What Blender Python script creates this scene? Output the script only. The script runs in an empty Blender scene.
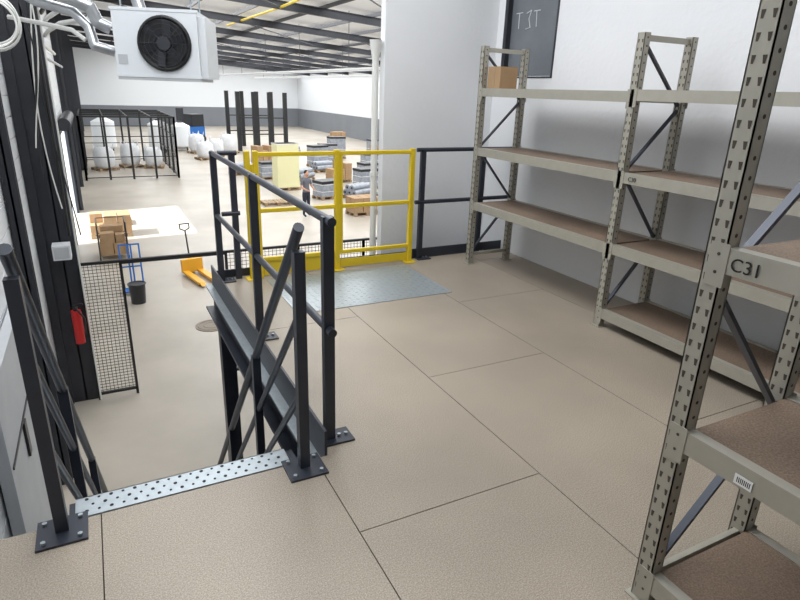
import bpy, math, random
from mathutils import Vector, Matrix
random.seed(4)
sc=bpy.context.scene
try:
    sc.view_settings.view_transform='Standard'
except Exception: pass
COL=sc.collection
G=-3.1
# ---------------------------------------------------------------- materials
def s2l(c):
    c=c/255.0
    return c/12.92 if c<=.04045 else ((c+.055)/1.055)**2.4
def rgb(r,g,b): return (s2l(r),s2l(g),s2l(b),1)
def mat(name,c,rough=.6,metal=0.,noise=0,scale=8.,c2=None,bump=0.,bscale=None,emit=None,detail=6,spec=None):
    m=bpy.data.materials.new(name); m.use_nodes=True
    nt=m.node_tree; b=nt.nodes['Principled BSDF']
    b.inputs['Base Color'].default_value=rgb(*c)
    b.inputs['Roughness'].default_value=rough; b.inputs['Metallic'].default_value=metal
    if spec is not None: b.inputs['Specular IOR Level'].default_value=spec
    tc=nt.nodes.new('ShaderNodeTexCoord')
    if c2 is not None:
        n=nt.nodes.new('ShaderNodeTexNoise'); n.inputs['Scale'].default_value=scale; n.inputs['Detail'].default_value=detail
        nt.links.new(tc.outputs['Object'],n.inputs['Vector'])
        r=nt.nodes.new('ShaderNodeValToRGB')
        r.color_ramp.elements[0].position=.5-.5*noise if noise else .35
        r.color_ramp.elements[1].position=.5+.5*noise if noise else .65
        r.color_ramp.elements[0].color=rgb(*c); r.color_ramp.elements[1].color=rgb(*c2)
        nt.links.new(n.outputs['Fac'],r.inputs['Fac']); nt.links.new(r.outputs['Color'],b.inputs['Base Color'])
    if bump:
        n2=nt.nodes.new('ShaderNodeTexNoise'); n2.inputs['Scale'].default_value=bscale or scale; n2.inputs['Detail'].default_value=4
        nt.links.new(tc.outputs['Object'],n2.inputs['Vector'])
        bp=nt.nodes.new('ShaderNodeBump'); bp.inputs['Strength'].default_value=bump; bp.inputs['Distance'].default_value=.01
        nt.links.new(n2.outputs['Fac'],bp.inputs['Height']); nt.links.new(bp.outputs['Normal'],b.inputs['Normal'])
    return m

def chipboard(name,base,dark,light,big=.9,fine=190,rough=.42):
    m=bpy.data.materials.new(name); m.use_nodes=True; nt=m.node_tree; b=nt.nodes['Principled BSDF']
    b.inputs['Roughness'].default_value=rough
    tc=nt.nodes.new('ShaderNodeTexCoord')
    def noise(sc_,det=5):
        n=nt.nodes.new('ShaderNodeTexNoise'); n.inputs['Scale'].default_value=sc_; n.inputs['Detail'].default_value=det
        nt.links.new(tc.outputs['Object'],n.inputs['Vector']); return n
    n1=noise(fine,3); r1=nt.nodes.new('ShaderNodeValToRGB')
    e=r1.color_ramp.elements; e[0].position=.32; e[0].color=rgb(*dark); e[1].position=.68; e[1].color=rgb(*light)
    e2=e.new(.5); e2.color=rgb(*base)
    nt.links.new(n1.outputs['Fac'],r1.inputs['Fac'])
    n2=noise(big,9); r2=nt.nodes.new('ShaderNodeValToRGB'); f=r2.color_ramp.elements
    f[0].position=.3; f[0].color=(.76,.76,.765,1); f[1].position=.66; f[1].color=(1.04,1.04,1.03,1)
    nt.links.new(n2.outputs['Fac'],r2.inputs['Fac'])
    mx=nt.nodes.new('ShaderNodeMixRGB'); mx.blend_type='MULTIPLY'; mx.inputs[0].default_value=1
    nt.links.new(r1.outputs['Color'],mx.inputs[1]); nt.links.new(r2.outputs['Color'],mx.inputs[2])
    nt.links.new(mx.outputs['Color'],b.inputs['Base Color'])
    return m

M_chip=chipboard('chipboard_floor',(160,148,133),(134,123,108),(182,171,156))
M_chipd=chipboard('chipboard_shelf',(130,110,93),(112,93,78),(146,126,109),2,160,.6)
M_gap=mat('joint_gap',(40,34,30),.9)
M_concrete=mat('concrete',(150,142,130),.38,0,.5,.45,(188,180,168),bump=.05,bscale=30,detail=10)
M_plaster=mat('white_plaster',(224,225,227),.85,0,.8,1.2,(235,236,238),bump=.25,bscale=25)
M_wallwhite=mat('white_cladding',(222,225,228),.5)
M_greyband=mat('grey_plinth',(112,116,122),.7,0,.6,.4,(124,128,133))
M_roofwhite=mat('roof_sheet',(238,240,243),.6)
M_steel=mat('dark_steel',(44,46,52),.45,.2,.8,6,(52,54,60))
M_rail=mat('anthracite_paint',(46,50,60),.38,.2,.8,9,(54,58,68))
M_black=mat('black_mesh',(28,29,31),.5)
M_yellow=mat('yellow_paint',(226,196,36),.4,0,.8,12,(216,186,38))
M_yellow2=mat('yellow_jack',(235,175,50),.45)
M_galv=mat('galvanised',(152,161,166),.38,.55,.7,25,(174,182,187),bump=.06,bscale=60)
M_galvhole=mat('hole_dark',(38,36,36),.9)
M_rack=mat('rack_grey',(162,158,146),.4,.3,.8,14,(174,170,158))
M_hole=mat('slot_dark',(72,66,58),.9)
M_brace=mat('brace_grey',(72,76,86),.45,.3)
M_unit=mat('unit_white',(218,222,226),.4)
M_silver=mat('duct_foil',(165,168,172),.3,.8,.8,14,(192,194,197),bump=.4,bscale=18)
M_fan=mat('fan_black',(18,18,20),.4)
M_glass=mat('dark_glass',(84,89,96),.1,0,.8,1.6,(132,136,141))
M_white=mat('white_paint',(232,232,230),.5)
M_pvc=mat('white_pvc',(228,228,224),.4)
M_card=mat('cardboard',(172,142,108),.8,0,.6,5,(158,128,94))
M_wood=mat('pallet_wood',(170,146,116),.8,0,.6,9,(148,124,96))
M_wrap=mat('wrap_grey',(120,126,136),.35,0,.6,6,(165,170,178))
M_blk2=mat('black_plastic',(35,36,40),.4)
M_blue=mat('blue_paint',(40,104,180),.4)
M_red=mat('red_paint',(190,34,34),.4); M_lip=mat('lip',(160,92,82),.6)
M_tank=mat('tank_white',(225,228,230),.4)
M_sack=mat('sack_white',(226,228,230),.8,0,.6,6,(206,208,212),bump=.6,bscale=5)
M_cable=mat('cable_white',(222,222,218),.5)
M_cableb=mat('cable_black',(30,30,32),.5)
M_panelgrey=mat('panel_grey',(176,180,184),.5,0,.7,3,(194,197,200))
M_ink=mat('ink_black',(20,20,20),.7)
M_chalk=mat('chalk',(215,218,220),.8)
M_skin=mat('skin',(198,150,124),.6); M_hair=mat('hair_dark',(40,30,24),.8)
M_shirt=mat('shirt_grey',(104,108,118),.9); M_trous=mat('trousers_dark',(44,48,60),.9); M_shoe=mat('shoe_black',(25,25,25),.6)
M_ylight=mat('pale_yellow_wrap',(226,222,176),.5)
M_manhole=mat('cast_iron',(128,118,106),.6,.3,.6,30,(146,136,124))

# ---------------------------------------------------------------- builder
class B:
    def __init__(s): s.v=[];s.f=[];s.m=[];s.sm=[];s.mats=[]
    def mi(s,m):
        if m not in s.mats: s.mats.append(m)
        return s.mats.index(m)
    def add(s,vs,fs,m,smooth=False):
        o=len(s.v); k=s.mi(m); s.v+= [tuple(v) for v in vs]
        for f in fs: s.f.append([i+o for i in f]); s.m.append(k); s.sm.append(smooth)
    def box(s,x0,x1,y0,y1,z0,z1,m):
        vs=[(x,y,z) for z in (z0,z1) for y in (y0,y1) for x in (x0,x1)]
        s.add(vs,[(0,2,3,1),(4,5,7,6),(0,1,5,4),(2,6,7,3),(0,4,6,2),(1,3,7,5)],m)
    def bar(s,p,q,w,h,m,up=(0,0,1)):
        p=Vector(p);q=Vector(q);d=(q-p).normalized();u=Vector(up)
        if abs(d.dot(u))>.98: u=Vector((0,1,0))
        a=d.cross(u).normalized();b=a.cross(d).normalized()
        vs=[e+a*i*w/2+b*j*h/2 for e in (p,q) for j in (-1,1) for i in (-1,1)]
        s.add(vs,[(0,2,3,1),(4,5,7,6),(0,1,5,4),(2,6,7,3),(0,4,6,2),(1,3,7,5)],m)
    def cyl(s,p,q,r,m,n=14,r2=None,caps=True):
        p=Vector(p);q=Vector(q);r2=r if r2 is None else r2
        d=(q-p).normalized();u=Vector((0,0,1)) if abs(d.z)<.9 else Vector((1,0,0))
        a=d.cross(u).normalized();b=d.cross(a)
        vs=[];fs=[]
        for e,rr in ((p,r),(q,r2)):
            for i in range(n):
                t=2*math.pi*i/n; vs.append(e+a*math.cos(t)*rr+b*math.sin(t)*rr)
        for i in range(n): fs.append((i,(i+1)%n,n+(i+1)%n,n+i))
        s.add(vs,fs,m,True)
        if caps: s.add(vs,[tuple(range(n-1,-1,-1)),tuple(range(n,2*n))],m)
    def tube(s,pts,r,m,n=8):
        for a,b in zip(pts[:-1],pts[1:]): s.cyl(a,b,r,m,n)
        for p in pts[1:-1]: s.ball(p,r*1.0,m,n)
    def ball(s,c,r,m,n=10,sc_=(1,1,1)):
        vs=[];fs=[];k=max(4,n//2)
        for j in range(k+1):
            ph=math.pi*j/k
            for i in range(n):
                t=2*math.pi*i/n
                vs.append((c[0]+r*sc_[0]*math.sin(ph)*math.cos(t),c[1]+r*sc_[1]*math.sin(ph)*math.sin(t),c[2]+r*sc_[2]*math.cos(ph)))
        for j in range(k):
            for i in range(n):
                fs.append((j*n+i,(j+1)*n+i,(j+1)*n+(i+1)%n,j*n+(i+1)%n))
        s.add(vs,fs,m,True)
    def torus(s,c,R,r,m,axis='y',n=28,k=8):
        vs=[];fs=[]
        for i in range(n):
            t=2*math.pi*i/n
            for j in range(k):
                u=2*math.pi*j/k; a=(R+r*math.cos(u))
                p=(a*math.cos(t),r*math.sin(u),a*math.sin(t))
                if axis=='x': p=(p[1],p[0],p[2])
                if axis=='z': p=(p[0],p[2],p[1])
                vs.append((c[0]+p[0],c[1]+p[1],c[2]+p[2]))
        for i in range(n):
            for j in range(k): fs.append((i*k+j,i*k+(j+1)%k,((i+1)%n)*k+(j+1)%k,((i+1)%n)*k+j))
        s.add(vs,fs,m,True)
    def prism(s,poly,axis,a,b,m):
        n=len(poly)
        def mk(p,t):
            if axis=='y': return (p[0],t,p[1])
            if axis=='x': return (t,p[0],p[1])
            return (p[0],p[1],t)
        vs=[mk(p,a) for p in poly]+[mk(p,b) for p in poly]
        fs=[tuple(range(n)),tuple(range(2*n-1,n-1,-1))]+[(i,n+i,n+(i+1)%n,(i+1)%n) for i in range(n)]
        s.add(vs,fs,m)
    def obj(s,name,loc=(0,0,0),rot=0,parent=None,bevel=0):
        me=bpy.data.meshes.new(name); me.from_pydata(s.v,[],s.f)
        for m in s.mats: me.materials.append(m)
        me.polygons.foreach_set('material_index',s.m); me.polygons.foreach_set('use_smooth',s.sm)
        me.update()
        import bmesh
        bm=bmesh.new(); bm.from_mesh(me); bmesh.ops.recalc_face_normals(bm,faces=bm.faces); bm.to_mesh(me); bm.free()
        o=bpy.data.objects.new(name,me); COL.objects.link(o)
        o.location=loc; o.rotation_euler=(0,0,rot)
        if parent: o.parent=parent
        if bevel:
            md=o.modifiers.new('bevel','BEVEL'); md.width=bevel; md.segments=2; md.limit_method='ANGLE'
        return o

def text(body,size,loc,rot,parent,name,m=M_ink):
    c=bpy.data.curves.new(name,'FONT'); c.body=body; c.size=size; c.extrude=.0005
    c.materials.append(m)
    o=bpy.data.objects.new(name,c); COL.objects.link(o); o.location=loc; o.rotation_euler=rot; o.parent=parent
    return o

# ---------------------------------------------------------------- shell
XL=-.9; XR=23.7; YF=75; YB=-4
def rz(x): return 3.4+.07*(XR-x)
b=B(); b.box(XL-.2,XR+.2,YB-.2,YF+.2,G-.2,G,M_concrete); b.obj('floor_hall')
b=B()
b.prism([(XL-.2,rz(XL-.2)),(XR+.2,rz(XR+.2)),(XR+.2,rz(XR+.2)+.15),(XL-.2,rz(XL-.2)+.15)],'y',YB-.2,YF+.2,M_roofwhite)
roof=b.obj('ceiling')
b=B()
y=10
while y<YF:
    for zo,h,w in ((-.16,.02,.16),(-.29,.24,.02),(-.42,.02,.16)):
        p=(XL,y,rz(XL)+zo-.02); q=(XR,y,rz(XR)+zo-.02)
        b.bar(p,q,w,h,M_steel)
    y+=6
x=0.5
while x<XR:
    b.box(x-.025,x+.025,6,YF,rz(x)-.17,rz(x)-.04,M_steel); x+=1.9
for yy in (16,28,40):
    for k in range(4):
        xa=1+k*5.5
        b.cyl((xa,yy,rz(xa)-.4),(xa+5.5,yy+6,rz(xa+5.5)-.4),.025,M_steel,6)
b.obj('roof_rafters')
b=B(); b.tube([(6.4,14,4.3),(6.4,22,4.22),(6.4,31,4.3)],.045,M_yellow,8)
for yy in (16,22,28): b.cyl((6.4,yy,4.22),(6.4,yy,4.5),.01,M_steel,6)
b.obj('yellow_gas_pipe')
b=B(); T=rz(XL)
def cladding(b,y0,y1,z0,z1):
    b.box(XL-.15,XL-.012,y0,y1,z0,z1,M_wallwhite)
    z=z0
    while z<z1-.01:
        zz=min(z+.235,z1); b.box(XL-.02,XL,y0,y1,z,zz,M_wallwhite); z+=.25
cladding(b,YB,19.6,G,T); cladding(b,24.6,YF,G,T); cladding(b,19.6,24.6,G+3.2,T)
b.obj('wall_left')
b=B()
for (y0,y1) in ((19.5,19.6),(24.6,24.7)): b.box(XL+.005,XL+.08,y0,y1,G,G+3.2,M_steel)
b.box(XL+.005,XL+.08,19.5,24.7,G+3.2,G+3.3,M_steel); b.cyl((XL+.2,19.5,G+3.5),(XL+.2,24.7,G+3.5),.18,M_steel,14)
b.obj('door_1')
b=B(); b.box(XR,XR+.15,5.48,YF,G,G+2.2,M_greyband); b.box(XR,XR+.12,5.48,YF,G+2.2,rz(XR)+.0,M_wallwhite)
b.obj('wall_right')
b=B(); b.box(XL,XR,YF,YF+.15,G,G+2.2,M_greyband)
b.prism([(XL,G+2.2),(XR,G+2.2),(XR,rz(XR)),(XL,rz(XL))],'y',YF,YF+.12,M_wallwhite); b.obj('wall_far')
b=B(); YA=5.38; XA=2.57
b.prism([(XA,G),(XR,G),(XR,rz(XR)),(XA,rz(XA))],'y',YA,YA+.1,M_plaster); b.obj('wall_partition')
XW=3.85
b=B(); wy0,wy1,wz0,wz1=4.47,5.27,1.76,3.3
zt=rz(XW)-.005
b.box(XW,XW+.12,YB,wy0,G,zt,M_plaster); b.box(XW,XW+.12,wy1,YA,G,zt,M_plaster)
b.box(XW,XW+.12,wy0,wy1,G,wz0,M_plaster); b.box(XW,XW+.12,wy0,wy1,wz1,zt,M_plaster)
b.obj('wall_side')
b=B()
b.box(XW+.05,XW+.07,wy0+.02,wy1-.03,wz0+.02,wz1-.03,M_glass)
for (a0,a1,c0,c1) in ((wy0,wy1,wz0,wz0+.015),(wy0,wy1,wz1-.03,wz1),(wy0,wy0+.02,wz0,wz1),(wy1-.05,wy1,wz0,wz1)):
    b.box(XW-.005,XW+.09,a0,a1,c0,c1,M_steel)
def scr(pts): b.tube([(XW+.048,p[0],p[1]) for p in pts],.004,M_chalk,5)
scr([(5.10,2.36),(5.10,2.22)]); scr([(5.15,2.36),(5.05,2.36)])
scr([(4.99,2.35),(4.92,2.37),(4.95,2.30),(4.92,2.22),(4.99,2.21)]); scr([(4.84,2.36),(4.83,2.22)]); scr([(4.88,2.36),(4.79,2.36)])
b.obj('window_1')
b=B(); b.prism([(XL,G),(XW,G),(XW,rz(XW)),(XL,rz(XL))],'y',YB-.12,YB,M_plaster); b.obj('wall_back')

# ---------------------------------------------------------------- mezzanine
b=B(); ME=.78; YE=5.02; YS=2.16
b.box(XL,XW,YB,YS,-.045,-.02,M_gap); b.box(ME,XW,YS,YE,-.045,-.02,M_gap)
seams=[-1.04,-.16,.72,1.6,2.48,3.36,4.24]
cr={0:[.3],1:[.9],2:[1.64-2.07*1,1.64,3.72],3:[-1.5,.58,2.65,4.72],4:[-.4,1.65,3.7],5:[.6,2.7,4.7]}
for i in range(6):
    x0=max(seams[i],XL); x1=min(seams[i+1],XW)
    ys=[YB]+[c for c in sorted(cr[i]) ]+[YE]
    for y0,y1 in zip(ys[:-1],ys[1:]):
        g=.0022
        def piece(xa,xb,ya,yb):
            if xb-xa>.02 and yb-ya>.02: b.box(xa,xb,ya,yb,-.02,0,M_chip)
        xa,xb,ya,yb=x0+g,x1-g,y0+g,y1-g
        if yb<=YS: piece(xa,xb,ya,yb)
        elif xa>=ME: piece(xa,xb,ya,yb)
        else:
            if ya<YS: piece(xa,xb,ya,YS)
            piece(max(xa,ME),xb,max(ya,YS),yb)
b.obj('floor_mezzanine')
b=B()
b.box(ME-.012,ME,YS,YE,-.26,.13,M_rail)
b.box(ME-.07,ME-.012,YS,YE,-.06,-.045,M_galv); b.box(ME-.07,ME-.012,YS,YE,-.26,-.245,M_rail)
b.box(ME-.08,ME-.07,YS,YE,-.26,-.24,M_rail)
b.box(ME+.0,XW,YE,YE+.012,-.26,.07,M_rail)
b.box(XL,ME,YS-.012,YS,-.26,-.045,M_rail)
for yy in (-3,-1,1,3,4.6):
    b.box(ME if yy>2 else XL,XW,yy-.04,yy+.04,-.26,-.05,M_steel)
for (cx,cy) in ((ME+.06,4.93),(ME+.06,1.9),(3.6,4.9),(3.6,1.9),(XL+.1,1.9)):
    b.box(cx-.06,cx+.06,cy-.06,cy+.06,G,-.26,M_rail); b.box(cx-.13,cx+.13,cy-.13,cy+.13,G,G+.015,M_rail)
b.obj('mezzanine_frame')

b=B(); sx0,sx1=-.27,.63
b.box(sx0+.02,sx1-.02,2.165,2.29,-.03,.004,M_galv)
b.box(sx0+.02,sx1-.02,2.285,2.29,-.06,.004,M_galv)
def tread_holes(y0,z):
    for r in range(3):
        n=18
        for i in range(n):
            xx=sx0+.06+(sx1-sx0-.12)*(i+.5*(r%2))/(n-.5)
            b.cyl((xx,y0+.025+r*.038,z),(xx,y0+.025+r*.038,z+.0015),.0055 if (i+r)%2 else .0075,M_galvhole,8)
tread_holes(2.17,.004)
nst=15; rise=3.1/nst; run=rise/math.tan(math.radians(47))
for i in range(1,nst):
    z=-i*rise; y=2.29+(i-1)*run
    b.box(sx0+.02,sx1-.02,y,y+run+.03,z-.03,z,M_galv); tread_holes(y,z)
ylast=2.2+nst*run
for xx in (sx0,sx1):
    poly=[(2.17,-.02),(2.3,-.02),(ylast+.12,G+.12),(ylast+.12,G),(ylast-.12,G),(2.17,-.32)]
    b.prism(poly,'x',xx-.005,xx+.02,M_rail)
sl=math.tan(math.radians(47))
for xx in (-.29,.655):
    y0=2.12
    b.box(xx-.022,xx+.022,y0-.022,y0+.022,0,1.0,M_rail)
    b.box(xx-.085,xx+.085,y0-.09,y0+.07,0,.01,M_rail)
    for dx in (-.06,.06):
        for dy in (-.065,.045): b.cyl((xx+dx,y0+dy,.01),(xx+dx,y0+dy,.02),.009,M_galv,6)
    L=2.75
    b.cyl((xx,y0-.02,1.10),(xx,y0+L,1.09-L*sl),.022,M_rail,12)
    for zz in (.74,.38):
        b.cyl((xx,y0,zz),(xx,y0+L,zz-L*sl),.016,M_rail,12)
    for k in (.85,1.8,2.7):
        b.box(xx-.022,xx+.022,y0+k-.022,y0+k+.022,max(G,-(k)*sl-.1),1.09-k*sl,M_rail)
b.obj('steel_staircase')

def guard(name,posts,axis,fixed,r0,r1,zt=1.08,zm=.58,plate=True,toe=None):
    b=B()
    for p in posts:
        x,y=(fixed,p) if axis=='y' else (p,fixed)
        b.box(x-.025,x+.025,y-.018,y+.018,0,zt+.015,M_rail)
        if plate:
            b.box(x-.035,x+.11,y-.06,y+.06,0,.01,M_rail)
            for dx in (.05,.085): b.cyl((x+dx,y,.01),(x+dx,y,.02),.009,M_galv,6)
    for z in (zt,zm):
        if axis=='y': b.cyl((fixed+.0,r0,z),(fixed+.0,r1,z),.02,M_rail,14)
        else: b.cyl((r0,fixed-.005,z),(r1,fixed-.005,z),.02,M_rail,14)
    if toe: toe(b)
    return b.obj(name)
guard('guard_railing',[2.28,3.6,4.92],'y',.835,2.22,4.98)
guard('guard_railing',[2.8,3.5],'x',4.96,2.73,3.84,toe=lambda b:b.box(2.73,3.84,4.985,4.995,0.0,.1,M_rail))
guard('guard_railing',[.99],'x',4.96,.88,1.03,plate=False)

b=B(); gy=4.9
def yb(p,q,w=.045): b.bar(p,q,w,w,M_yellow)
for x in (1.10,1.17,1.89,2.65): yb((x,gy,0),(x,gy,1.1),.045)
for x in (1.10,1.89,2.65): b.box(x-.06,x+.06,gy-.06,gy+.06,0,.01,M_yellow)
for (xa,xb) in ((1.17,1.87),(1.91,2.63)):
    for z in (1.07,.6,.17): yb((xa,gy,z),(xb,gy,z),.035)
yb((1.93,gy,.17),(1.93,gy,1.07),.03)
b.box(1.2,1.88,gy-.005,gy+.005,.02,.17,M_yellow); b.box(1.92,2.62,gy-.005,gy+.005,.02,.1,M_yellow)
for z in (.3,.95): b.cyl((1.135,gy,z-.04),(1.135,gy,z+.04),.02,M_yellow,8)
b.obj('yellow_safety_gate',bevel=.004)
b=B(); b.box(1.2,2.56,3.93,4.82,0,.005,M_galv)
for i in range(26):
    for j in range(17):
        xx=1.23+i*.0515; yy=3.96+j*.0505
        b.bar((xx-.009,yy-.009 if (i+j)%2 else yy+.009,.0055),(xx+.009,yy+.009 if (i+j)%2 else yy-.009,.0055),.006,.002,M_galv)
b.obj('chequer_plate')

# ---------------------------------------------------------------- racks
def upright(b,x,y,h,front=True):
    w=.058; dpt=.05
    b.box(x,x+dpt,y-w/2,y-w/2+.004,0,h,M_rack); b.box(x,x+dpt,y+w/2-.004,y+w/2,0,h,M_rack)
    b.box(x,x+.004,y-w/2,y+w/2,0,h,M_rack)
    b.box(x+dpt-.004,x+dpt,y-w/2,y-w/2+.016,0,h,M_rack); b.box(x+dpt-.004,x+dpt,y+w/2-.016,y+w/2,0,h,M_rack)
    b.box(x-.015,x+dpt+.015,y-w/2-.015,y+w/2+.015,0,.006,M_rack)
    z=.05
    while z<h-.03:
        for s_ in (-1,1):
            yy=y+s_*.014
            poly=[(yy-.0055,z+.010),(yy+.0055,z+.010),(yy+.003+.001*s_,z-.010),(yy-.003+.001*s_,z-.010)]
            b.prism(poly,'x',x-.0008,x+.001,M_hole)
        b.cyl((x+dpt*.55,y-w/2-.0008,z+.02),(x+dpt*.55,y-w/2+.001,z+.02),.006,M_hole,8)
        z+=.05
def rack(name,xf,depth,ys,levels,h,bh=.07):
    b=B(); xr=xf+depth
    for y in ys:
        upright(b,xf,y,h); upright(b,xr-.05,y,h)
        b.bar((xf+.03,y,h-.03),(xr-.03,y,h-.03),.02,.035,M_rack)
        b.bar((xf+.03,y,.1),(xr-.03,y,.1),.02,.03,M_rack)
        pts=[(xf+.03,.12),(xr-.03,.62),(xf+.03,1.12),(xr-.03,1.55),(xf+.03,h-.05)]
        for p,q in zip(pts[:-1],pts[1:]): b.bar((p[0],y,p[1]),(q[0],y,q[1]),.014,.025,M_brace,up=(0,1,0))
    for (y0,y1),lv in zip(zip(ys[:-1],ys[1:]),levels):
        ya,ybb=sorted((y0,y1)); ya+=.03; ybb-=.03
        for z in lv:
            for xx in (xf,xr-.04):
                b.box(xx,xx+.04,ya,ybb,z-bh,z,M_rack)
                xo=xx-.003 if xx==xf else xx+.04
                for (e0,e1) in ((ya-.045,ya+.01),(ybb-.01,ybb+.045)):
                    b.box(xo,xo+.003,e0,e1,z-bh-.04,z+.01,M_rack)
                    for dz in (-.02,-.07): b.cyl((xo-.001,(e0+e1)/2,z+dz),(xo+.004,(e0+e1)/2,z+dz),.005,M_hole,6)
            b.box(xf+.04,xr-.04,ya,ybb,z-.022,z-.004,M_chipd)
            for k in (1,2): 
                yk=ya+(ybb-ya)*k/3; b.box(xf+.04,xr-.04,yk-.02,yk+.02,z-.045,z-.022,M_rack)
    return b.obj(name)
r1=rack('shelving_rack',3.17,.5,[4.63,2.88,1.12,-.64],[(.62,1.13,1.65),(.14,.63,1.13,1.66),(.14,.63,1.13,1.66)],2.0)
r2=rack('shelving_rack',1.45,.54,[.95,-.85,-2.6],[(.13,.68,1.24),(.13,.68,1.24)],2.1)
RX=(math.pi/2,0,-math.pi/2)
text('C31',.05,(1.4465,.90,1.185),RX,r2,'label_text')
text('C30',.04,(3.1665,2.80,1.08),RX,r1,'label_text_b')
text('D3',.045,(1.4465,.8,.075),RX,r2,'label_text_c')
b=B(); b.box(1.4455,1.447,.70,.75,.62,.65,M_white)
for i in range(8): b.box(1.445,1.4456,.705+i*.005,.7075+i*.005,.627,.643,M_ink)
b.obj('barcode_label',parent=r2)
b=B(); b.box(3.215,3.40,4.40,4.585,1.651,1.83,M_card); b.box(3.213,3.402,4.48,4.505,1.651,1.832,M_wood)
b.obj('cardboard_box')

# ---------------------------------------------------------------- left wall things
b=B()
def hcol(x0,x1,y0,y1,z0,z1):
    b.box(x0,x1,y0,y0+.02,z0,z1,M_steel); b.box(x0,x1,y1-.02,y1,z0,z1,M_steel); b.box((x0+x1)/2-.01,(x0+x1)/2+.01,y0,y1,z0,z1,M_steel)
hcol(XL+.12,XL+.47,9.25,9.55,G,4.9)
b.box(XL+.005,XL+.12,9.2,9.6,G,4.9,M_steel)
for yy in (15,25.2,31,37,43,49,55,61,67): hcol(XL+.01,XL+.22,yy,yy+.25,G,4.8)
hcol(XL+.01,XL+.14,7.1,7.22,G,4.9)
b.obj('steel_columns')
b=B(); b.box(XL+.2,XL+.42,8.95,9.2,-.75,-.55,M_unit); b.box(XL+.22,XL+.4,8.94,8.95,-.73,-.57,M_panelgrey); b.obj('junction_box')
b=B(); b.cyl((XL+.36,8.95,-2.0),(XL+.36,8.95,-1.5),.065,M_red,14); b.cyl((XL+.36,8.95,-1.5),(XL+.36,8.95,-1.42),.03,M_blk2,10)
b.bar((XL+.36,8.95,-1.42),(XL+.46,8.9,-1.4),.02,.02,M_blk2); b.tube([(XL+.36,8.9,-1.44),(XL+.46,8.87,-1.6),(XL+.45,8.87,-1.85)],.012,M_blk2)
b.box(XL+.3,XL+.42,9.02,9.19,-1.9,-1.6,M_red)
b.obj('fire_extinguisher')
b=B(); b.box(XL+.02,XL+.1,4.2,6.3,G,-.35,M_panelgrey); b.box(XL+.1,XL+.11,4.25,6.25,-1.0,-.98,M_blk2)
b.box(XL+.1,XL+.12,4.9,5.0,-1.3,-1.0,M_blk2)
b.obj('electrical_cabinet')
b=B()
b.cyl((XL+.44,8.9,-.4),(XL+.44,8.9,4.5),.02,M_cableb,8)
b.cyl((XL+.5,9.0,-3.0),(XL+.5,9.0,4.5),.012,M_cable,8)
b.cyl((XL+.3,9.8,2.2),(XL+.3,18,2.2),.035,M_cable,8)
b.cyl((XL+.42,9.8,1.9),(XL+.42,18,1.9),.025,M_silver,8)
for k in range(4): b.tube([(XL+.52,9.1,2.5-.13*k),(XL+.6,8.4,2.52-.13*k),(XL+.75,7.4,2.5-.12*k),(XL+1.0,6.9,2.4-.08*k)],.024,M_cable if k!=1 else M_cableb,8)
b.obj('wall_pipes')
b=B()
for k in range(6):
    b.torus((XL+.28,6.15-.02*k,2.02+.02*math.sin(k*2)),.19+.012*math.cos(k*3),.008,M_cable,axis='y',n=30,k=6)
b.tube([(XL+.005,6.2,2.35),(XL+.28,6.1,2.22)],.012,M_steel)
b.obj('cable_coil')
b=B()
for k in range(5):
    pts=[]
    for i in range(12):
        t=i/11; pts.append((XL+.3+.12*math.sin(t*3+k)+.05*k,8.4+k*.12,2.6-t*(1.4+.4*k)))
    b.tube(pts,.009,M_cable if k%2 else M_cableb,6)
b.obj('hanging_cables')

b=B()
W,D,Hh=.72,.62,.56
fx=.07
b.box(-W/2,W/2,0,D,0,Hh,M_unit)
b.box(-W/2-.012,W/2+.012,-.004,.02,-.005,.02,M_unit); b.box(-W/2-.012,W/2+.012,-.004,.02,Hh-.02,Hh+.005,M_unit)
b.torus((fx,-.012,Hh/2),.215,.018,M_fan,'y',32,8)
b.cyl((fx,-.001,Hh/2),(fx,-.006,Hh/2),.215,M_fan,32)
b.cyl((fx,-.05,Hh/2),(fx,-.02,Hh/2),.06,M_steel,16)
for k in range(6):
    a=k*math.pi/3
    c=Vector((fx,-.02,Hh/2))
    p=c+Vector((math.cos(a)*.05,0,math.sin(a)*.05)); q=c+Vector((math.cos(a+.35)*.19,-.015,math.sin(a+.35)*.19))
    b.bar(p,q,.07,.004,M_steel,up=(0,1,.4))
for R in (.08,.12,.16,.19): b.torus((fx,-.055,Hh/2),R,.0025,M_steel,'y',32,5)
for k in range(8):
    a=k*math.pi/4; b.cyl((fx+.05*math.cos(a),-.055,Hh/2+.05*math.sin(a)),(fx+.215*math.cos(a),-.03,Hh/2+.215*math.sin(a)),.003,M_steel,5)
b.box(W/2,W/2+.06,.05,D,.0,Hh*.92,M_unit); b.box(-W/2+.02,-W/2+.1,-.003,0,.1,.18,M_panelgrey)
b.box(-W/2,W/2,0,D,-.03,-.005,M_panelgrey)
for sx in (-.3,.3):
    for dy in (.1,.5): b.cyl((sx,dy,Hh),(sx,dy,rz(.6)-1.65),.008,M_galv,6)
fan=b.obj('evaporator_fan_unit',loc=(.61,6.0,1.65),rot=math.radians(-20))
b=B()
def arc(pts,r,m): b.tube(pts,r,m,12)
arc([(-.60,6.55,2.6),(-.38,6.5,2.38),(-.1,6.4,2.3),(.12,6.4,2.22),(.17,6.4,2.10),(.27,6.4,2.05)],.055,M_silver)
arc([(-.55,6.7,2.4),(-.3,6.6,2.25),(-.02,6.5,2.18),(.09,6.45,2.06),(.12,6.4,1.9),(.28,6.4,1.86)],.045,M_silver)
arc([(-.1,6.5,3.0),(.0,6.5,2.55),(.2,6.5,2.42),(.5,6.45,2.4),(.55,6.4,2.2)],.055,M_silver)
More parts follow.
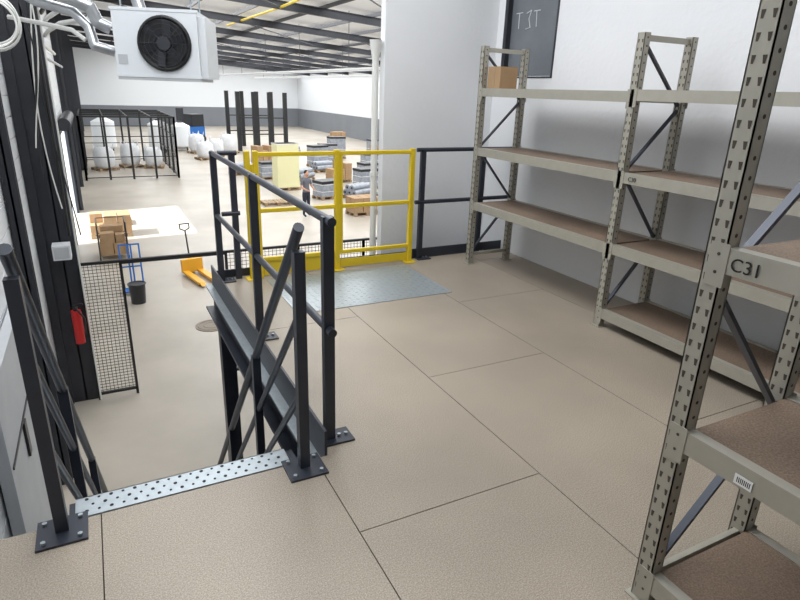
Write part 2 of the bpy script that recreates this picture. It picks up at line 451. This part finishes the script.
arc([(-.55,6.8,2.12),(-.3,6.7,2.08),(-.05,6.55,2.03),(.05,6.5,1.95)],.02,M_cable)
ducts=b.obj('insulated_ducts')
b=B(); b.cyl((2.50,5.44,G),(2.50,5.44,2.0),.032,M_pvc,16); b.cyl((2.50,5.44,1.88),(2.50,5.44,2.05),.034,M_pvc,16,.06)
for z in (-2,-.5,.8): b.cyl((2.50,5.44,z-.02),(2.50,5.44,z+.02),.04,M_pvc,16)
b.obj('downpipe')

# ---------------------------------------------------------------- mesh fences
def mesh_panel(b,x0,x1,y,z0,z1,st=.06,r=.003,fr=.02):
    n=max(1,int((x1-x0)/st)); k=int((z1-z0)/st)
    for i in range(1,n):
        xx=x0+(x1-x0)*i/n; b.box(xx-r,xx+r,y-r,y+r,z0,z1,M_black)
    for j in range(1,k):
        zz=z0+(z1-z0)*j/k; b.box(x0,x1,y-r,y+r,zz-r,zz+r,M_black)
    for xx in (x0,x1): b.box(xx-fr,xx+fr,y-fr,y+fr,z0-.1,z1,M_black)
    for zz in (z0,z1): b.box(x0,x1,y-fr,y+fr,zz-fr,zz+fr,M_black)
b=B(); mesh_panel(b,-.42,.12,9.2,G+.1,G+2.2,.05)
b.box(.12,1.65,9.17,9.23,G+2.16,G+2.22,M_black)
x=1.65
while x<5.2: mesh_panel(b,x,x+1.2,9.2,G+.1,G+2.2,.06); x+=1.2
b.obj('mesh_fence')
def cage(name,x0,x1,y0,y1,h,nx,ny):
    b=B()
    for i in range(nx+1):
        xx=x0+(x1-x0)*i/nx
        for yy in (y0,y1): b.box(xx-.05,xx+.05,yy-.05,yy+.05,G,G+h,M_black)
        b.box(xx-.03,xx+.03,y0,y1,G+h-.08,G+h,M_black)
    for j in range(ny+1):
        yy=y0+(y1-y0)*j/ny
        for xx in (x0,x1): b.box(xx-.05,xx+.05,yy-.05,yy+.05,G,G+h,M_black)
        b.box(x0,x1,yy-.03,yy+.03,G+h-.08,G+h,M_black)
    for z in (.1,1.1,2.1):
        for yy in (y0,y1): b.box(x0,x1,yy-.02,yy+.02,G+z,G+z+.04,M_black)
        for xx in (x0,x1): b.box(xx-.02,xx+.02,y0,y1,G+z,G+z+.04,M_black)
    n=int((y1-y0)/.25)
    for i in range(n):
        yy=y0+(y1-y0)*i/n; b.box(x1-.008,x1+.008,yy-.008,yy+.008,G,G+h,M_black)
    b.obj(name)
cage('mesh_cage',-.55,3.8,33,41,3.1,4,4)
b=B()
for i in range(4):
    for j in range(2):
        xx=9.9+i*1.2; yy=46+j*4; b.box(xx-.14,xx+.14,yy-.14,yy+.14,G,G+4.3,M_black)
for z in (1.2,2.4):
    for j in range(2): b.box(9.9,13.5,46+j*4-.04,46+j*4+.04,G+z,G+z+.08,M_black)
b.obj('black_storage_rack')

def tank(x,y,r,h):
    b=B(); b.cyl((0,0,.35),(0,0,h-.25),r,M_tank,24); b.cyl((0,0,h-.25),(0,0,h),r,M_tank,24,r*.35); b.cyl((0,0,.1),(0,0,.35),r*.4,M_tank,24,r)
    b.cyl((0,0,h),(0,0,h+.1),r*.25,M_blk2,16)
    for k in range(4):
        a=k*math.pi/2+.6; b.box(math.cos(a)*r*.8-.04,math.cos(a)*r*.8+.04,math.sin(a)*r*.8-.04,math.sin(a)*r*.8+.04,0,.5,M_steel)
    b.obj('storage_tank',loc=(x,y,G))
tank(.7,47,.75,2.3); tank(4.2,46,.7,2.2); tank(5.8,47,.7,2.0)

def pallet(b,x,y,w=1.2,d=.8,z=0):
    for k in range(7): b.box(x-w/2+k*(w/7),x-w/2+k*(w/7)+w/9,y-d/2,y+d/2,z+.12,z+.144,M_wood)
    for yy in (-d/2,-.05,d/2-.1):
        for xx in (-w/2,-.07,w/2-.14): b.box(x+xx,x+xx+.14,y+yy,y+yy+.1,z+.022,z+.12,M_wood)
        b.box(x-w/2,x+w/2,y+yy,y+yy+.1,z,z+.022,M_wood)
def sack(x,y,h=1.1,s=.95,rot=0):
    b=B(); pallet(b,0,0,1.1,1.1)
    n=20; prof=[(.40,.146),(.5,.3),(.53,.146+h*.45),(.5,.146+h*.8),(.42,.146+h*.95),(.2,.146+h)]
    vs=[];fs=[]
    for (r,z) in prof:
        for i in range(n):
            t=2*math.pi*i/n; k=1/max(abs(math.cos(t)),abs(math.sin(t)))**.6
            vs.append((r*s*k*math.cos(t),r*s*k*math.sin(t),z+.02*math.sin(5*t)))
    for j in range(len(prof)-1):
        for i in range(n): fs.append((j*n+i,j*n+(i+1)%n,(j+1)*n+(i+1)%n,(j+1)*n+i))
    fs.append(tuple(range((len(prof)-1)*n,len(prof)*n)))
    b.add(vs,fs,M_sack,True)
    for sx in (-1,1):
        for sy in (-1,1): b.tube([(sx*.38,sy*.3,h*.95+.1),(sx*.4,sy*.38,h+.3),(sx*.3,sy*.38,h*.95+.1)],.02,M_sack,6)
    b.obj('bulk_bag',loc=(x,y,G),rot=rot)
for (x,y,h) in ((.4,37,1.1),(1.8,38,1.2),(3.0,37.5,1.0),(6.6,45,1.2),(7.6,43,1.0),(8.8,44.5,1.2),(6.5,41,1.0)): sack(x,y,h,.95,x)
def load(x,y,kind,h=1.0,rot=0,w=1.2,d=.8):
    b=B(); pallet(b,0,0,w,d)
    if kind=='boxes':
        z=.146
        while z<h:
            for i in range(3):
                for j in range(2):
                    if z+.29>h and random.random()<.35: continue
                    a=-w/2+i*w/3+random.uniform(-.01,.01); c=-d/2+j*d/2
                    b.box(a+.015,a+w/3-.015,c+.01,c+d/2-.01,z,z+.28,M_card); b.box(a+w/6-.03,a+w/6+.03,c+.008,c+d/2-.008,z+.001,z+.282,M_wood)
            z+=.285
        nm='pallet_of_boxes'
    elif kind=='rolls':
        for i in range(3): b.cyl((-w/2,-d/2+.14+i*.26,.28),(w/2,-d/2+.14+i*.26,.28),.13,M_wrap,16); b.cyl((-w/2-.01,-d/2+.14+i*.26,.28),(w/2+.01,-d/2+.14+i*.26,.28),.05,M_blk2,12)
        for i in range(2): b.cyl((-w/2,-d/2+.27+i*.26,.5),(w/2,-d/2+.27+i*.26,.5),.13,M_wrap,16); b.cyl((-w/2-.01,-d/2+.27+i*.26,.5),(w/2+.01,-d/2+.27+i*.26,.5),.05,M_blk2,12)
        nm='pallet_of_rolls'
    elif kind=='wrap':
        b.box(-w/2+.03,w/2-.03,-d/2+.03,d/2-.03,.146,h,M_wrap); b.box(-w/2+.02,w/2-.02,-d/2+.02,d/2-.02,h-.1,h+.02,M_blk2)
        for z in (.35,.65):
            if z<h-.1: b.box(-w/2+.022,w/2-.022,-d/2+.022,d/2-.022,z,z+.02,M_white)
        nm='wrapped_pallet'
    elif kind=='yellow':
        b.box(-w/2+.05,w/2-.05,-d/2+.05,d/2-.05,.146,h,M_ylight); b.box(-w/2+.04,w/2-.04,-d/2+.04,d/2-.04,h-.05,h,M_white); nm='wrapped_pallet'
    else: nm='wooden_pallet'
    b.obj(nm,loc=(x,y,G),rot=rot,bevel=.006)
for (x,y,k,h,r) in [(8.1,27.8,'yellow',2.2,.1),(9.2,25.0,'wrap',.8,.3),(10.6,24.8,'rolls',1,.5),(12.0,27,'wrap',1.0,.2),(11.5,29.5,'boxes',.9,.1),
        (13.5,30,'wrap',.9,.2),(13.4,25,'rolls',1,1.2),(9.8,30.5,'rolls',1.4,.6),(15,33,'wrap',1.1,.1),(12,33.5,'rolls',1,.3),
        (10,34,'wrap',.8,.4),(14.5,28,'rolls',1.0,.1),(16,30,'rolls',1,.4),(9.3,21.2,'boxes',.6,.1),(10.8,22.2,'wrap',.6,.4),(12.2,22.6,'rolls',.6,.8),
        (17,36,'boxes',1.1,0),(14,38,'wrap',1.2,0),(11,39,'rolls',1.3,0),(18.5,40,'wrap',1.3,0),(6.6,24.2,'wooden',.7,0),
        (8.3,31.5,'wrap',.9,.1),(7.2,33.5,'rolls',1,.2),(9.2,36.5,'boxes',1.1,.3),(12.6,36,'wrap',1.3,.3),(15.4,40,'wrap',1.5,0),(17,44,'boxes',1.4,0),(13,43,'rolls',1,0)]:
    load(x,y,k,h,r)
load(.15,20.6,'boxes',.7,0,1.2,.9); load(.25,22.3,'wooden',0,0)
b=B()
for sx in (-.36,.36):
    for sy in (-.4,.4):
        b.cyl((sx,sy,.12),(sx,sy,1.05),.016,M_steel,8); b.cyl((sx-.02,sy,.05),(sx+.02,sy,.05),.05,M_blk2,12); b.cyl((sx,sy,.08),(sx,sy,.14),.012,M_steel,6)
for z in (.14,.6,1.04):
    for sx in (-.36,.36): b.cyl((sx,-.4,z),(sx,.4,z),.012,M_steel,8)
    b.cyl((-.36,.4,z),(.36,.4,z),.012,M_steel,8)
for k in range(1,6):
    for sx in (-.36,.36): b.cyl((sx,-.4+k*.133,.14),(sx,-.4+k*.133,1.04),.005,M_steel,6)
b.box(-.36,.36,-.4,.4,.13,.15,M_wood)
for (x0,x1,y0,y1,z0,z1) in ((-.33,-.01,-.37,.0,.151,.45),(.01,.33,-.37,.0,.151,.45),(-.33,.33,.02,.36,.151,.5),(-.3,.05,-.35,.0,.451,.74),(.08,.3,-.3,.0,.451,.68),(-.28,.3,.04,.34,.501,.86)):
    b.box(x0,x1,y0,y1,z0,z1,M_card); b.box((x0+x1)/2-.025,(x0+x1)/2+.025,y0-.001,y1+.001,z0+.002,z1+.001,M_wood)
b.obj('roll_cage_trolley',loc=(.12,17.9,G))
b=B(); b.box(-.9,.9,-.6,.6,.15,1.3,M_blue); b.box(-.3,.9,-.55,.55,1.3,2.3,M_blk2)
for sx in (-.6,.6):
    for sy in (-.62,.62): b.cyl((sx,sy-.08,.3),(sx,sy+.08,.3),.3,M_blk2,18)
b.box(-1.2,-.9,-.3,.3,.1,2.8,M_steel); b.box(-2.1,-1.2,-.3,-.2,.05,.1,M_steel); b.box(-2.1,-1.2,.2,.3,.05,.1,M_steel)
b.obj('forklift',loc=(7.6,54,G),rot=.5)
for xx in (9.0,13.5):
    b=B(); b.box(xx-.06,xx+.06,14,55,2.3,2.36,M_white); b.box(xx-.03,xx+.03,14,55,2.24,2.3,M_unit)
    for yy in range(16,55,6): b.cyl((xx,yy,2.36),(xx,yy,rz(xx)-.1),.012,M_steel,6)
    b.obj('lighting_trunking')

b=B()
for sx in (-.19,.19): b.box(sx-.08,sx+.08,-1.15,0,.05,.11,M_yellow2); b.cyl((sx-.05,-1.05,.04),(sx+.05,-1.05,.04),.04,M_blk2,12); b.prism([(-1.28,.05),(-1.15,.11),(-1.15,.05)],'x',sx-.06,sx+.06,M_yellow2)
b.box(-.27,.27,0,.12,.05,.4,M_yellow2); b.cyl((0,.2,.2),(0,.2,.45),.06,M_yellow2,12)
for sx in (-.06,.06): b.cyl((sx-.03,.2,.1),(sx+.03,.2,.1),.1,M_blk2,16)
b.cyl((0,.2,.4),(0,.36,1.1),.02,M_blk2,10)
b.tube([(0,.36,1.08),(-.12,.37,1.14),(-.12,.39,1.26),(.12,.39,1.26),(.12,.37,1.14),(0,.36,1.08)],.016,M_blk2,8)
b.obj('pallet_jack',loc=(1.9,15.4,G),rot=.2)
b=B()
for k in range(2):
    o=.18*k
    b.tube([(o,0,.1),(o,.25,1.1),(o+.25,.25,1.1),(o+.25,0,.1),(o,0,.1)],.02,M_blue,8)
    b.bar((o,.12,.6),(o+.25,.12,.6),.03,.03,M_blue)
    b.box(o,o+.25,-.25,0,.08,.1,M_blue)
    for sx in (o,o+.25): b.cyl((sx-.03,.1,.1),(sx+.03,.1,.1),.1,M_blk2,14)
b.obj('hand_trolley',loc=(.2,14.4,G))
b=B(); b.cyl((0,0,0),(0,0,.45),.15,M_blk2,20,.18); b.torus((0,0,.45),.185,.015,M_blk2,'z',24,8)
b.obj('plastic_bin',loc=(.45,13.6,G))
b=B(); b.cyl((1.7,11.6,G),(1.7,11.6,G+.012),.33,M_manhole,28); b.torus((1.7,11.6,G+.012),.27,.01,M_manhole,'z',28,6); b.torus((1.7,11.6,G+.012),.16,.008,M_manhole,'z',28,6); b.obj('manhole_cover')

# ---------------------------------------------------------------- worker
def worker(loc,rot):
    J={'pel':((0,0,.95),(.15,.105)),'sp':((0,-.01,1.12),(.135,.095)),'ch':((0,-.02,1.32),(.165,.11)),'nb':((0,-.02,1.47),(.075,.065)),
       'nk':((0,-.03,1.53),(.052,.055)),'h1':((0,-.045,1.6),(.055,.06)),'h2':((0,-.045,1.68),(.07,.08)),'h3':((0,-.035,1.73),(.05,.06)),
       'sl':((-.18,-.01,1.42),(.065,.065)),'sr':((.18,-.01,1.42),(.065,.065)),'el':((-.25,-.03,1.15),(.045,.045)),'er':((.25,-.04,1.15),(.045,.045)),
       'wl':((-.17,-.26,1.07),(.028,.028)),'wr':((.16,-.27,1.1),(.028,.028)),'pl':((-.14,-.33,1.06),(.036,.02)),'pr':((.13,-.34,1.09),(.036,.02)),
       'hl':((-.09,0,.88),(.095,.095)),'hr':((.09,0,.88),(.095,.095)),'kl':((-.11,-.05,.49),(.06,.065)),'kr':((.13,.02,.49),(.06,.065)),
       'al':((-.12,.02,.1),(.045,.05)),'ar':((.15,.12,.1),(.045,.05)),'tl':((-.13,-.15,.045),(.045,.04)),'tr':((.18,-.04,.045),(.045,.04))}
    E=[('pel','sp'),('sp','ch'),('ch','nb'),('nb','nk'),('nk','h1'),('h1','h2'),('h2','h3'),('ch','sl'),('ch','sr'),('sl','el'),('sr','er'),('el','wl'),('er','wr'),('wl','pl'),('wr','pr'),
       ('pel','hl'),('pel','hr'),('hl','kl'),('hr','kr'),('kl','al'),('kr','ar'),('al','tl'),('ar','tr')]
    def skin(pts,edges,rad,root=0,lv=2):
        me=bpy.data.meshes.new('tmp'); me.from_pydata(pts,edges,[]); o=bpy.data.objects.new('tmp',me); COL.objects.link(o)
        o.modifiers.new('s','SKIN'); o.modifiers.new('ss','SUBSURF').levels=lv
        sv=me.skin_vertices[0].data
        for i,r in enumerate(rad): sv[i].radius=r; sv[i].use_root=(i==root)
        bpy.context.view_layer.update()
        ev=o.evaluated_get(bpy.context.evaluated_depsgraph_get()); m2=bpy.data.meshes.new_from_object(ev)
        bpy.data.objects.remove(o); return m2
    names=list(J); me=skin([J[n][0] for n in names],[(names.index(a),names.index(c)) for a,c in E],[J[n][1] for n in names],0,4)
    for m in (M_shirt,M_trous,M_skin,M_hair,M_shoe): me.materials.append(m)
    for p in me.polygons:
        c=p.center; p.use_smooth=True; k=0
        if c.z<.1 : k=4
        elif c.z<.96 and abs(c.x)<.3 and c.y>-.2: k=1
        elif c.z>1.495: k=2
        elif (abs(c.x)>.175 and c.z<1.25) or c.y<-.15: k=2
        p.material_index=k
    o=bpy.data.objects.new('warehouse_worker',me); COL.objects.link(o); o.location=loc; o.rotation_euler=(0,0,rot)
    for s_,P in ((-1,Vector(J['pl'][0])),(1,Vector(J['pr'][0]))):
        for i in range(4):
            ln=(.06,.072,.068,.05)[i]; off=(i-1.5)*.018
            base=P+Vector((off,-.005,0)); mid=base+Vector((0,-ln*.6,-.005)); tip=mid+Vector((0,-ln*.35,-.03))
            m=skin([tuple(base),tuple(mid),tuple(tip)],[(0,1),(1,2)],[(.0085,.0085),(.008,.008),(.0065,.0065)],0,1); m.materials.append(M_skin)
            f=bpy.data.objects.new('finger',m); COL.objects.link(f); f.parent=o
        base=P+Vector((-s_*.03,.02,0)); t1=base+Vector((-s_*.025,-.02,-.005)); t2=t1+Vector((-s_*.005,-.03,-.01))
        m=skin([tuple(base),tuple(t1),tuple(t2)],[(0,1),(1,2)],[(.011,.011),(.0095,.0095),(.008,.008)],0,1); m.materials.append(M_skin)
        f=bpy.data.objects.new('thumb',m); COL.objects.link(f); f.parent=o
    b=B()
    b.ball((0,-.05,1.655),1,M_skin,24,(.077,.098,.118))
    b.ball((0,-.028,1.69),1,M_hair,24,(.084,.1,.098))
    for sx in (-.03,.03): b.ball((sx,-.136,1.65),.012,M_white,10); b.ball((sx,-.146,1.65),.005,M_ink,8); b.bar((sx-.015,-.143,1.672),(sx+.015,-.143,1.672),.006,.005,M_hair)
    b.ball((0,-.152,1.625),.013,M_skin,10,(.8,1.3,1.6)); b.bar((-.022,-.137,1.59),(.022,-.137,1.59),.008,.007,M_lip)
    for sx in (-.079,.079): b.ball((sx,-.045,1.645),.025,M_skin,10,(.35,.7,1.1))
    f=b.obj('head',parent=o)
    return o
worker((7.0,21.4,G),math.radians(20))

# ---------------------------------------------------------------- lights
def area(name,x,y,z,sx,sy,L,col=(1,1,1),tilt=0):
    l=bpy.data.lights.new(name,'AREA'); l.shape='RECTANGLE'; l.size=sx; l.size_y=sy; l.energy=L*math.pi*sx*sy; l.color=col
    o=bpy.data.objects.new(name,l); COL.objects.link(o); o.location=(x,y,z); o.rotation_euler=(0,tilt,0); return o
t=math.atan(.07)
for i,xx in enumerate((5.0,10.4,15.8,21.1)):
    area('skylight_lamp',xx,42,rz(xx)-.03,4.4,62,3.4,(.96,.98,1),t)
area('skylight_lamp',.7,3.2,rz(.7)-.05,2.4,4.6,6.8,(.96,.98,1),t)
area('skylight_lamp',.9,8.9,rz(.9)-.05,3.0,4.0,4.8,(.96,.98,1),t)
sl_=bpy.data.lights.new('sun','SUN'); sl_.energy=12; sl_.angle=.01; sl_.color=(1,.97,.93)
so=bpy.data.objects.new('sun',sl_); COL.objects.link(so)
so.rotation_euler=Vector((-1,-.12,.85)).to_track_quat('Z','Y').to_euler()
w=bpy.data.worlds.new('World'); sc.world=w; w.use_nodes=True
bg=w.node_tree.nodes['Background']; bg.inputs[0].default_value=(.85,.92,1,1); bg.inputs[1].default_value=3.5

# ---------------------------------------------------------------- camera
cam=bpy.data.cameras.new('camera'); co=bpy.data.objects.new('camera',cam); COL.objects.link(co)
Mr=Matrix(((0.89048, 0.12721, -0.43688), (-0.45387, 0.31651, -0.83296), (0.03231, 0.94002, 0.33958)))
co.matrix_world=Matrix.Translation((0,0,1.6))@Mr.to_4x4()
cam.sensor_width=36; cam.lens=578/800*36; cam.clip_start=.05; cam.clip_end=300
sc.camera=co
